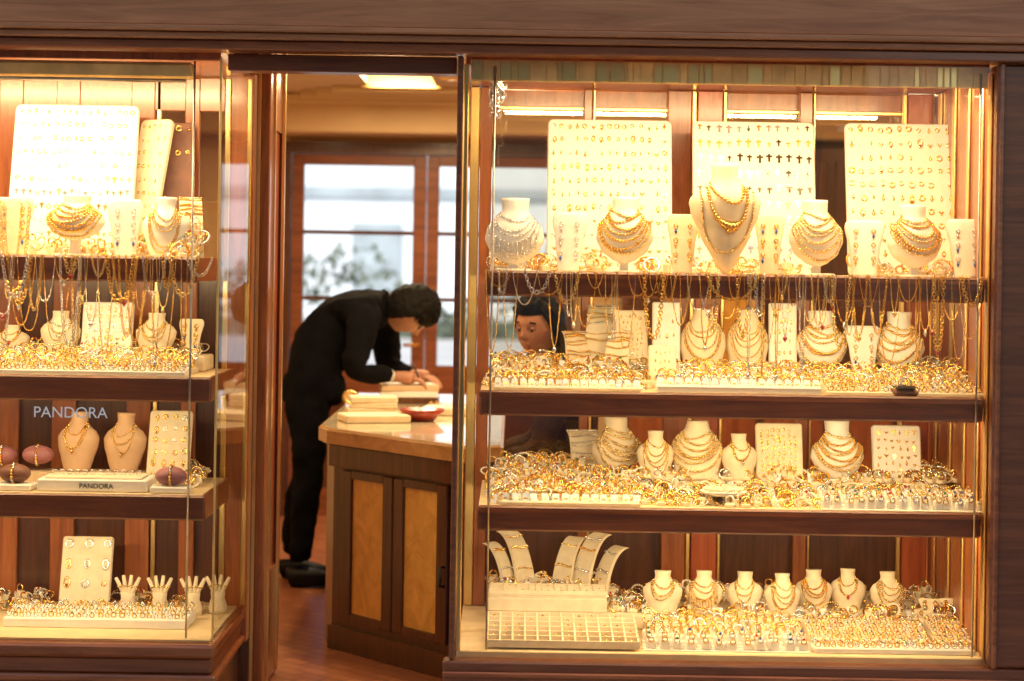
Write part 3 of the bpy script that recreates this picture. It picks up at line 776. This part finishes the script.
for (a,b) in ((-1.282,-.502),(-.498,.312)):
    mb = MB()
    mb.box((a,YB-.03,0),(a+.07,YB+.03,2.098), WOODDH, bev=.004); mb.box((b-.075,YB-.03,0),(b,YB+.03,2.098), WOODDH, bev=.004)
    mb.box((a+.071,YB-.028,zt),(b-.076,YB+.028,2.098), WOODDH); mb.box((a+.071,YB-.028,.70),(b-.076,YB+.028,.88), WOODDH)
    mb.box((a+.071,YB-.028,0),(b-.076,YB+.028,.16), WOODDH); mb.box((a+.071,YB-.012,.161),(b-.076,YB+.012,.699), WOODD)
    for zz in (1.645, 1.262): mb.box((a+.071,YB-.02,zz-.012),(b-.076,YB+.02,zz+.012), WOODD)
    mb.obj('leaf', parent=bd)
    glasspane('leaf_glass', [(a+.07,YB,.88),(b-.075,YB,.88),(b-.075,YB,zt),(a+.07,YB,zt)], GLASS, bd)
mb = MB(); mb.tube([(-.53,YB-.035,1.0),(-.53,YB-.09,1.0),(-.62,YB-.09,1.0)], .010, BRASS); mb.obj('handle', parent=bd)
cab = MB(); cab.box((.62,5.05,0),(2.95,5.48,2.15), WOODD)
for i in range(6):
    a = .66+i*.38; cab.box((a,5.03,.9),(a+.33,5.049,2.08), BURR if i%3 == 1 else WOODD, bev=.004); cab.box((a,5.03,.1),(a+.33,5.049,.84), WOODV, bev=.004)
cab.obj('wall_cabinet')
cab = MB(); cab.box((1.9,1.4,0),(2.9,2.2,1.0), WOODV, bev=.01); cab.box((1.85,1.35,1.001),(2.95,2.25,1.04), MARB, bev=.008); cab.obj('sales_counter')
dl = MB(); x0 = -.866
dl.box((x0,.76,.01),(x0+.035,.86,2.40), WOODV, bev=.004); dl.box((x0,1.12,.01),(x0+.035,1.20,2.40), WOODV, bev=.004)
dl.box((x0,.861,1.94),(x0+.035,1.119,2.40), WOODV); dl.box((x0,.861,.01),(x0+.035,1.119,.40), WOODV)
dl.box((x0+.0355,.855,.02),(x0+.042,.875,2.39), BRASS); dl.box((x0+.0355,1.10,.02),(x0+.046,1.125,2.39), BRASS)
dl.box((x0+.008,.861,.40),(x0+.026,1.119,1.94), RED)
dl.obj('wooden_door_lining')
dj = MB(); dj.box((-.95,.685,0),(-.868,.75,2.41), WOODD, bev=.004); dj.box((-.8675,.70,.01),(-.858,.712,2.40), BRASS); dj.obj('door_frame')
for (x,y,pw) in ((-.50,1.9,26),(.5,2.4,20),(1.6,2.0,20),(.6,4.3,20),(2.2,4.0,20),(-1.3,2.4,8),(-.32,4.1,12),(.02,1.02,14)):  # last spot is an added one, lighting the seated woman's face
    f = empty('ceiling_spotlight', (x,y,2.42))
    mb = MB(); mb.lathe([(.0,-.004),(.045,-.004),(.046,-.012),(.06,-.012),(.062,.0)], BRASS, n=20); mb.lathe([(0,-.006),(.043,-.006)], LAMP, n=20); mb.obj('bezel', parent=f)
    area('lamp', (0,0,-.02), .12, .12, pw, (1,.72,.40), (0,0,0), f)
f = empty('cove_lamp', ((CX0+CX1)/2,(CY0+CY1)/2,2.48)); area('lamp', (0,0,0), .3, .7, 26, (1,.76,.44), (0,0,0), f)

# ------------------------------------------------------------------ counter
ct = empty('reception_counter')
A = Vector((-.672,1.62)); B = Vector((-.13,.99)); e = (B-A).normalized(); nrm = Vector((e.y, -e.x)); 
if nrm.y > 0: nrm = -nrm
poly = [(A.x,A.y),(B.x,B.y),(-.05,1.05),(-.05,3.55),(-.71,3.55),(-.71,1.75)]
mb = MB(); mb.prism([(x,y) for x,y in poly], .0, .785, WOODD); mb.obj('body', parent=ct)
top = [(A.x-.028,A.y-.028),(B.x-.03,B.y-.05),(-.02,1.0),(-.02,3.6),(-.745,3.6),(-.745,1.74)]
mb = MB(); mb.prism(top, .786, .836, EDGE); mb.obj('top_edge', parent=ct)
top2 = [(A.x-.016,A.y-.016),(B.x-.025,B.y-.035),(-.03,1.01),(-.03,3.59),(-.732,3.59),(-.732,1.745)]
mb = MB(); mb.prism(top2, .837, .845, MARB); mb.obj('marble_top', parent=ct)
L = (B-A).length
Mx = Matrix(((e.x, -nrm.x, 0, A.x),(e.y, -nrm.y, 0, A.y),(0,0,1,0),(0,0,0,1)))
mb = MB()
mb.box((0,-.02,.0),(L,-.001,.09), WOODD, Mx); mb.box((0,-.028,.70),(L,-.001,.784), WOODD, Mx, bev=.004)
for (a,b) in ((.14,.34),(.47,.67)):
    a *= L/.85; b *= L/.85
    mb.box((a,-.008,.15),(b,-.001,.66), BURR, Mx)
    for q in ((a-.06,.12,a-.001,.69),(b+.001,.12,b+.06,.69)): mb.box((q[0],-.018,q[1]),(q[2],-.001,q[3]), WOODD, Mx, bev=.003)
    mb.box((a,-.017,.661),(b,-.001,.69), WOODD, Mx); mb.box((a,-.017,.12),(b,-.001,.149), WOODD, Mx)
mb.tube([(.725*L/.85,-.02,.33),(.725*L/.85,-.04,.33),(.725*L/.85,-.04,.40),(.725*L/.85,-.02,.40)], .007, PLASTK, M=Mx)
mb.obj('front_panels', parent=ct)
ZC = .846
def onc(px, y): return W(px, 405, y)[0]
mb = MB()
for i in range(3): mb.box((-.10+R.uniform(-.01,.01),-.07,i*.024),(.10+R.uniform(-.01,.01),.07,i*.024+.023), CREAM, Matrix.Rotation(R.uniform(-.1,.1),4,'Z'), bev=.003)
mb.obj('stacked_ring_trays', (onc(370,2.2),2.35,ZC), .15)
mb = MB(); mb.box((-.12,-.09,0),(.12,.09,.03), CREAM, bev=.004); mb.box((-.11,-.08,.0305),(.11,.08,.034), WHITE)
for i in range(8): mb.torus(Matrix.Translation((-.09+i*.026,0,.04)), .009,.002,GOLD,10,4)
mb.obj('display_tray', (onc(452,2.35),2.35,ZC), -.1)
mb = MB(); mb.lathe([(0,.0),(.05,.0),(.095,.045),(.09,.047),(.048,.010),(0,.009)], REDB, n=28)
mb.obj('shallow_bowl', (onc(422,2.0),2.0,ZC))
mb = MB(); mb.box((-.13,-.09,0),(.13,.09,.03), CREAM, bev=.004); mb.obj('jewellery_case', (onc(372,1.8),1.92,ZC), .3)
bk = MB()
for i, (m, w) in enumerate(((WOODD,.14),(PAPER,.13),(BEIGE,.13))): bk.box((-w,-.10,i*.028),(w,.10,i*.028+.027), m, Matrix.Rotation(.06*i,4,'Z'), bev=.003)
bk.box((-.11,-.08,.0845),(.11,.08,.0865), PAPER, Matrix.Rotation(.2,4,'Z'))
bk.obj('stacked_ledgers', (-.46,3.0,ZC))
mb = MB(); mb.torus(Matrix.Identity(4), .026,.010, BRASS, 20, 8); mb.torus(Matrix.Identity(4), .012,.006, CREAM, 16, 6); mb.obj('tape_roll', (onc(350,2.7)+.0,2.72,ZC+.038))

# ------------------------------------------------------------------ people
FOLD = bpy.data.textures.new('cloth_folds', 'CLOUDS'); FOLD.noise_scale = .09; FOLD.noise_depth = 2
def skinned(name, pts, edges, radii, m, parent, sub=2, root=0, folds=0.0):
    me = bpy.data.meshes.new(name); me.from_pydata([tuple(p) for p in pts], edges, []); me.materials.append(m)
    o = bpy.data.objects.new(name, me); scene.collection.objects.link(o)
    md = o.modifiers.new('Skin', 'SKIN'); md.use_smooth_shade = True
    for i, r in enumerate(radii):
        sv = me.skin_vertices[0].data[i]; sv.radius = (r, r) if not isinstance(r, tuple) else r; sv.use_root = (i == root)
    s = o.modifiers.new('Sub', 'SUBSURF'); s.levels = sub+(1 if folds else 0); s.render_levels = s.levels
    if folds:
        d = o.modifiers.new('Folds', 'DISPLACE'); d.texture = FOLD; d.strength = folds; d.mid_level = .5
    o.parent = parent; return o
def hand(name, wrist, fwd, up, side, m, parent):
    fwd = Vector(fwd).normalized(); up = Vector(up).normalized(); lat = fwd.cross(up).normalized()*side; up = lat.cross(fwd)*side
    w = Vector(wrist); P = lambda a,b,c: w+fwd*a+lat*b+up*c
    skinned(name+'_palm', [P(-.02,0,0), P(.02,0,0), P(.055,.005,0), P(.085,.008,-.002)], [(0,1),(1,2),(2,3)], [.024,.028,.034,.030], m, parent)
    for i,(b,l) in enumerate(((-.026,.066),(-.008,.076),(.010,.070),(.027,.056))):
        c = -.012; 
        skinned(name+'_finger_%d' % (i+1), [P(.075,b,0),P(.095,b,.0),P(.095+l*.4,b*1.1,c),P(.095+l*.68,b*1.1,c*2.2),P(.095+l*.85,b*1.1,c*3.6)], [(0,1),(1,2),(2,3),(3,4)], [.010,.0095,.009,.0082,.007], m, parent, 1)
    skinned(name+'_thumb', [P(.03,-.026,0),P(.05,-.044,-.006),P(.075,-.054,-.014),P(.098,-.052,-.022)], [(0,1),(1,2),(2,3)], [.013,.0115,.010,.008], m, parent, 1)
def head(parent, c, fwd, up, skin, scale=1.0, long_hair=False, front=.40):
    fwd = Vector(fwd).normalized(); up = Vector(up).normalized(); lf = up.cross(fwd).normalized(); up = fwd.cross(lf).normalized()
    M = Matrix(((fwd.x,lf.x,up.x,c[0]),(fwd.y,lf.y,up.y,c[1]),(fwd.z,lf.z,up.z,c[2]),(0,0,0,1))) @ Matrix.Scale(scale,4)
    g = lambda v, s: math.exp(-(v/s)**2)
    def shape(n):
        x,y,z = n; w = .075; 
        if z < 0: w *= 1-.36*(-z)**1.5
        px_ = x*.094; 
        if z < -.2 and x < 0: px_ *= 1-.35*(-z-.2)
        p = Vector((px_, y*w, z*.118))
        if x > 0:
            p.x += .026*g(y,.13)*g(z+.16,.13) + .010*g(y,.11)*g(z-.02,.16)
            p.x -= .011*g(abs(y)-.36,.16)*g(z-.06,.12)
            p.x += .005*g(y,.5)*g(z-.28,.10)
            p.x += .007*g(y,.26)*g(z+.46,.055) + .006*g(y,.26)*g(z+.58,.05) - .003*g(y,.3)*g(z+.52,.03)
            p.x += .014*g(y,.3)*g(z+.82,.14)
            p.x += .004*g(abs(y)-.5,.2)*g(z+.2,.16)
        return p
    nu, nv = 64, 48; vs = []; dirs = []
    for j in range(nv+1):
        t = math.pi*j/nv
        for i in range(nu):
            a = 2*math.pi*i/nu; n = Vector((math.sin(t)*math.cos(a), math.sin(t)*math.sin(a), math.cos(t))); dirs.append(n); vs.append(shape(n))
    fs = []; lips = []
    for j in range(nv):
        for i in range(nu):
            f = (j*nu+i, (j+1)*nu+i, (j+1)*nu+(i+1)%nu, j*nu+(i+1)%nu); n = (dirs[f[0]]+dirs[f[2]])/2
            (lips if (n.x > .6 and abs(n.y) < .25 and -.62 < n.z < -.42) else fs).append(f)
    mb = MB(); mb.add(vs, fs, skin, True, M); mb.add(vs, lips, LIPS, True, M)
    for s in (-1,1):
        mb.ball((.073, s*.029, .008), .0120, EYEW, M, 12, 8); mb.ball((.0812, s*.029, .004), .0055, HAIR, M, 10, 6)
        mb.tube([(.084,s*.012,.030),(.086,s*.028,.035),(.076,s*.046,.030)], .0036, HAIR, 6, M)
        mb.tube([(.086,s*.014,.010),(.089,s*.029,.013),(.080,s*.042,.008)], .0042, skin, 6, M)
        mb.torus(M @ Matrix.Translation((-.005,s*.077,-.005)) @ Matrix.Rotation(s*.35,4,'Z'), .018,.0065, skin, 14, 6, ell=1.6)
        mb.ball((-.004,s*.073,-.005), .014, skin, M, 8, 6, (1,.4,1.6))
    mb.obj('head', parent=parent)
    hs = []; hf = []
    def lim(n): return front if n.x > .25 else front+(n.x-.25)*(3.0 if not long_hair else 3.4)
    for k, n in enumerate(dirs):
        p = shape(n); th = .024+.010*noise.noise(n*7)+.006*noise.noise(n*23)
        hs.append(p+n*max(.001, min(th, .005+(n.z-lim(n))*.10)))
    for j in range(nv):
        for i in range(nu):
            f = (j*nu+i, (j+1)*nu+i, (j+1)*nu+(i+1)%nu, j*nu+(i+1)%nu); n = (dirs[f[0]]+dirs[f[2]])/2
            if n.z > lim(n): hf.append(f)
    mb = MB(); mb.add(hs, hf, HAIR, True, M)
    if long_hair:
        mb.ball((-.085,0,-.02), .058, HAIR, M, 16, 12, (1,1,1.1)); 
        for s in (-1,1):
            for q in range(4):
                o_ = q*.007
                mb.tube([(.050-o_,s*(.030+o_),.105),(.048-o_,s*(.062+o_),.075),(.022-o_*2,s*(.082+o_*.5),.02),(-.008-o_*3,s*.086,-.05),(-.04-o_*2,s*.07,-.115)], [.008,.011,.012,.012,.006], HAIR, 8, M)
    else:
        for q in range(150):
            a = R.uniform(-2.2,2.2); zz = R.uniform(.02,.10); rr_ = .085 if zz < .06 else .062
            p0 = Vector((.02+.7*rr_*math.cos(a), rr_*math.sin(a), zz))
            if p0.x > .05 and zz < .06: continue
            mb.tube([p0, p0+Vector((.018,R.uniform(-.01,.01),.004)), p0+Vector((.038,R.uniform(-.015,.015),-.018))], [.006,.005,.0015], HAIR, 5, M)
    mb.obj('hair', parent=parent)
man = empty('bending_man')
P = [(-.92,3.10,.92),(-.885,3.10,1.07),(-.80,3.10,1.20),(-.70,3.10,1.26),(-.60,3.10,1.29),(-.545,3.09,1.29),
     (-.665,2.93,1.25),(-.655,2.88,1.20),(-.69,2.85,1.09),(-.71,2.83,.985),(-.62,2.87,.975),(-.53,2.91,.972),
     (-.62,3.27,1.25),(-.60,3.32,1.20),(-.58,3.34,1.09),(-.58,3.34,.985),(-.52,3.24,.975),(-.46,3.16,.97),
     (-.925,3.01,.86),(-.915,3.00,.70),(-.905,2.99,.50),(-.93,2.99,.28),(-.945,2.99,.10),
     (-.925,3.19,.86),(-.93,3.21,.70),(-.94,3.22,.50),(-.985,3.22,.28),(-1.01,3.22,.10)]
E = [(0,1),(1,2),(2,3),(3,4),(4,5),(3,6),(6,7),(7,8),(8,9),(9,10),(10,11),(3,12),(12,13),(13,14),(14,15),(15,16),(16,17),
     (0,18),(18,19),(19,20),(20,21),(21,22),(0,23),(23,24),(24,25),(25,26),(26,27)]
RA = [.150,.150,.155,.155,.088,.058, .088,.082,.072,.060,.048,.038, .088,.082,.072,.060,.048,.038,
      .106,.092,.074,.064,.058,.106,.092,.074,.064,.058]
skinned('suit', P, E, RA, BLACK, man, folds=.035)
skinned('jacket_hem', [(-.90,3.1,1.00),(-.905,3.1,.90),(-.905,3.1,.80)], [(0,1),(1,2)], [.152,.166,.166], BLACK, man, folds=.025)
skinned('jacket_front', [(-.80,3.1,1.10),(-.73,3.1,1.06),(-.70,3.1,.98)], [(0,1),(1,2)], [.13,.11,.07], BLACK, man, folds=.03)
skinned('neck', [(-.58,3.10,1.29),(-.53,3.09,1.295),(-.48,3.08,1.285)], [(0,1),(1,2)], [.058,.052,.05], SKINM, man)
skinned('collar', [(-.572,3.10,1.292),(-.552,3.095,1.294)], [(0,1)], [.064,.060], SHIRT, man, 1)
head(man, (-.460,3.07,1.262), (.38,.18,-.90), (.88,-.06,.42), SKINM, 1.0, front=.26)
for nm, w, f in (('near_hand',(-.515,2.915,.968),(.95,.2,-.12)),('far_hand',(-.45,3.145,.965),(.85,-.45,-.12))):
    hand(nm, w, f, (0,0,1), 1 if nm[0]=='n' else -1, SKINM, man)
skinned('cuff', [(-.545,2.905,.972),(-.52,2.914,.969)], [(0,1)], [.036,.034], SHIRT, man, 1)
for y0, xx in ((2.99,-.945),(3.22,-1.01)):
    skinned('shoe', [(xx-.05,y0,.045),(xx,y0,.06),(xx+.07,y0,.045),(xx+.14,y0,.036),(xx+.19,y0,.03)], [(0,1),(1,2),(2,3),(3,4)], [.042,.052,.044,.040,.028], SHOE, man, 2, 1)
mb = MB(); mb.tube([(-.405,2.955,.935),(-.44,2.93,1.03)], .004, PLASTK); mb.obj('pen', parent=man)
wo = empty('seated_woman')
hx, hz = W(538,328,1.5)
bx0 = hx+.09
P = [(bx0+.06,1.62,.62),(bx0+.05,1.61,.78),(bx0+.03,1.60,.94),(bx0+.0,1.58,1.04),(bx0-.03,1.56,1.11),
     (bx0-.01,1.42,1.01),(bx0-.03,1.39,.96),(bx0-.08,1.33,.80),(bx0-.20,1.33,.76),(bx0-.28,1.36,.76),
     (bx0-.01,1.74,1.01),(bx0-.03,1.77,.96),(bx0-.08,1.80,.80),(bx0-.20,1.72,.76),(bx0-.27,1.64,.76),
     (bx0+.02,1.52,.58),(bx0-.22,1.50,.57),(bx0-.36,1.50,.54),(bx0-.36,1.50,.30),(bx0-.34,1.50,.09),
     (bx0+.02,1.72,.58),(bx0-.22,1.74,.57),(bx0-.36,1.74,.54),(bx0-.36,1.74,.30),(bx0-.34,1.74,.09)]
E = [(0,1),(1,2),(2,3),(3,4),(3,5),(5,6),(6,7),(7,8),(8,9),(3,10),(10,11),(11,12),(12,13),(13,14),(0,15),(15,16),(16,17),(17,18),(18,19),(0,20),(20,21),(21,22),(22,23),(23,24)]
RA = [.14,.115,.12,.12,.06,.07,.06,.045,.038,.030,.07,.06,.045,.038,.030,.095,.08,.065,.055,.042,.095,.08,.065,.055,.042]
skinned('clothes', P, E, RA, BLOUSE, wo, folds=.02)
skinned('neck', [(bx0-.01,1.57,1.07),(bx0-.05,1.54,1.14),(hx+.01,1.51,hz-.06)], [(0,1),(1,2)], [.05,.045,.045], SKINW, wo)
head(wo, (hx,1.5,hz), (-.58,-.80,-.14), (-.10,-.16,.98), SKINW, 1.0, True, front=.52)
hand('near_hand', (bx0-.28,1.36,.76), (-.95,.2,-.1), (0,0,1), -1, SKINW, wo); hand('far_hand', (bx0-.27,1.64,.76), (-.95,-.2,-.1), (0,0,1), 1, SKINW, wo)
for y0 in (1.50,1.74):
    skinned('shoe', [(bx0-.29,y0,.045),(bx0-.34,y0,.055),(bx0-.41,y0,.04),(bx0-.49,y0,.03)], [(0,1),(1,2),(2,3)], [.036,.042,.038,.026], SHOE, wo, 2, 1)
mb = MB(); mb.lathe([(0,.0),(.20,.0),(.20,.015),(.03,.03),(.025,.44),(.17,.45),(.18,.48),(.17,.505),(0,.51)], WOODD, n=24); mb.obj('stool', (bx0+.06,1.62,0))

# ------------------------------------------------------------------ outdoors
quick('ground', (-400,-400,-.12),(400,400,-.10), GRASS, None, 0)
quick('pavement', (-40,-3.2,-.098),(40,-.02,-.004), PAVE, None, 0)
quick('kerb', (-40,-3.36,-.098),(40,-3.202,-.002), STONE, None, .01)
mb = MB(); mb.add([(-60,-11,-.096),(60,-11,-.096),(60,-3.362,-.096),(-60,-3.362,-.096)], [(0,1,2,3)], ASPH); mb.obj('road')
mb = MB()
for i in range(-10,11): mb.add([(i*5,-7.3,-.092),(i*5+2.5,-7.3,-.092),(i*5+2.5,-7.15,-.092),(i*5,-7.15,-.092)], [(0,1,2,3)], PAINT)
mb.obj('road_markings')
quick('far_pavement', (-40,-14,-.098),(40,-11.002,.0), PAVE, None, 0)
tb = empty('sun_blocking_townhouse')  # unseen house, added opposite to keep the sun off the shopfront
mb = MB(); mb.box((-10,-24,-.1),(3.6,-14.2,17.0), STONE); mb.box((-10.3,-24,17.001),(3.9,-13.9,17.5), STONE)
for fl in range(5):
    for i in range(4):
        x = -9+i*3.2; z0 = .9+fl*3.3
        mb.box((x,-14.199,z0),(x+1.3,-14.17,z0+1.9), GEMK); mb.box((x-.12,-14.199,z0-.14),(x+1.42,-14.05,z0-.002), CARD)
        mb.box((x+.62,-14.169,z0),(x+.68,-14.15,z0+1.9), CARD)
mb.obj('walls', parent=tb)
mb = MB(); mb.add([(-60,5.75,-.03),(60,5.75,-.03),(60,60,-.03),(-60,60,-.03)], [(0,1,2,3)], mat('rear_terrace_paving',(.72,.71,.69),.85,var=.08,scale=.7)); mb.obj('rear_pavement')
mb = MB()
for i in range(6000):
    x = R.uniform(-14,12); zz = R.random()**.8*max(.3, 1.4+1.3*noise.noise(Vector((x*.45,0,0)))+.4*noise.noise(Vector((x*2.1,3,0))))
    y = 32+R.uniform(-.7,.7); s = R.uniform(.05,.12)
    a = Vector((R.uniform(-1,1),R.uniform(-1,1),R.uniform(-1,1))).normalized(); b = a.cross(Vector((R.uniform(-1,1),R.uniform(-1,1),.3))).normalized(); c = Vector((x,y,zz-.05))
    mb.add([c-a*s,c+b*s*.6,c+a*s,c-b*s*.6], [(0,1,2,3)], LEAF)
mb.box((-14,31.8,-.1),(12,32.2,.3), LEAF); mb.obj('hedge')
pb = empty('bright_backdrop_building')  # added sunlit front gives the rear panes a near-white view instead of sky
mb = MB(); mb.box((-26,46,-.1),(20,54,8.6), PALE); mb.box((-26.3,45.6,8.601),(20.3,54.3,9.0), PALEG)
for i in range(13):
    x = -24.6+i*3.4
    for z0 in (.7,4.3): mb.box((x,45.9,z0),(x+1.3,45.999,z0+1.7), PALEG)
mb.box((-26,45.85,3.1),(20,45.999,3.35), PALEG)
mb.obj('walls', parent=pb)

# ------------------------------------------------------------------ world, sun, camera
EL, AZ = 42, 195
w = bpy.data.worlds.new('World'); scene.world = w; w.use_nodes = True
nt = w.node_tree; bg = nt.nodes['Background']; sky = nt.nodes.new('ShaderNodeTexSky'); sky.sky_type = 'NISHITA'; sky.sun_disc = False
sky.sun_elevation = rad(EL); sky.sun_rotation = rad(AZ); sky.dust_density = 2.0
nt.links.new(sky.outputs[0], bg.inputs[0]); bg.inputs[1].default_value = .15
s = bpy.data.lights.new('sun', 'SUN'); s.energy = 4.0; s.angle = rad(.6); s.color = (1,.96,.9)
so = bpy.data.objects.new('sun', s); scene.collection.objects.link(so)
d = Vector((math.sin(rad(AZ))*math.cos(rad(EL)), math.cos(rad(AZ))*math.cos(rad(EL)), math.sin(rad(EL))))
so.rotation_euler = d.to_track_quat('Z','Y').to_euler(); so.location = (0,-8,30)
cd = bpy.data.cameras.new('camera'); co = bpy.data.objects.new('camera', cd); scene.collection.objects.link(co)
co.location = (0,-6,1.5); co.rotation_euler = (rad(90), -math.atan(.0157), 0)
cd.sensor_width = 36; cd.lens = F/1024*36; cd.shift_y = -80.5/1024; cd.clip_end = 1500; cd.clip_start = .05
cd.dof.use_dof = True; cd.dof.focus_distance = 6.3; cd.dof.aperture_fstop = 2.4
scene.camera = co
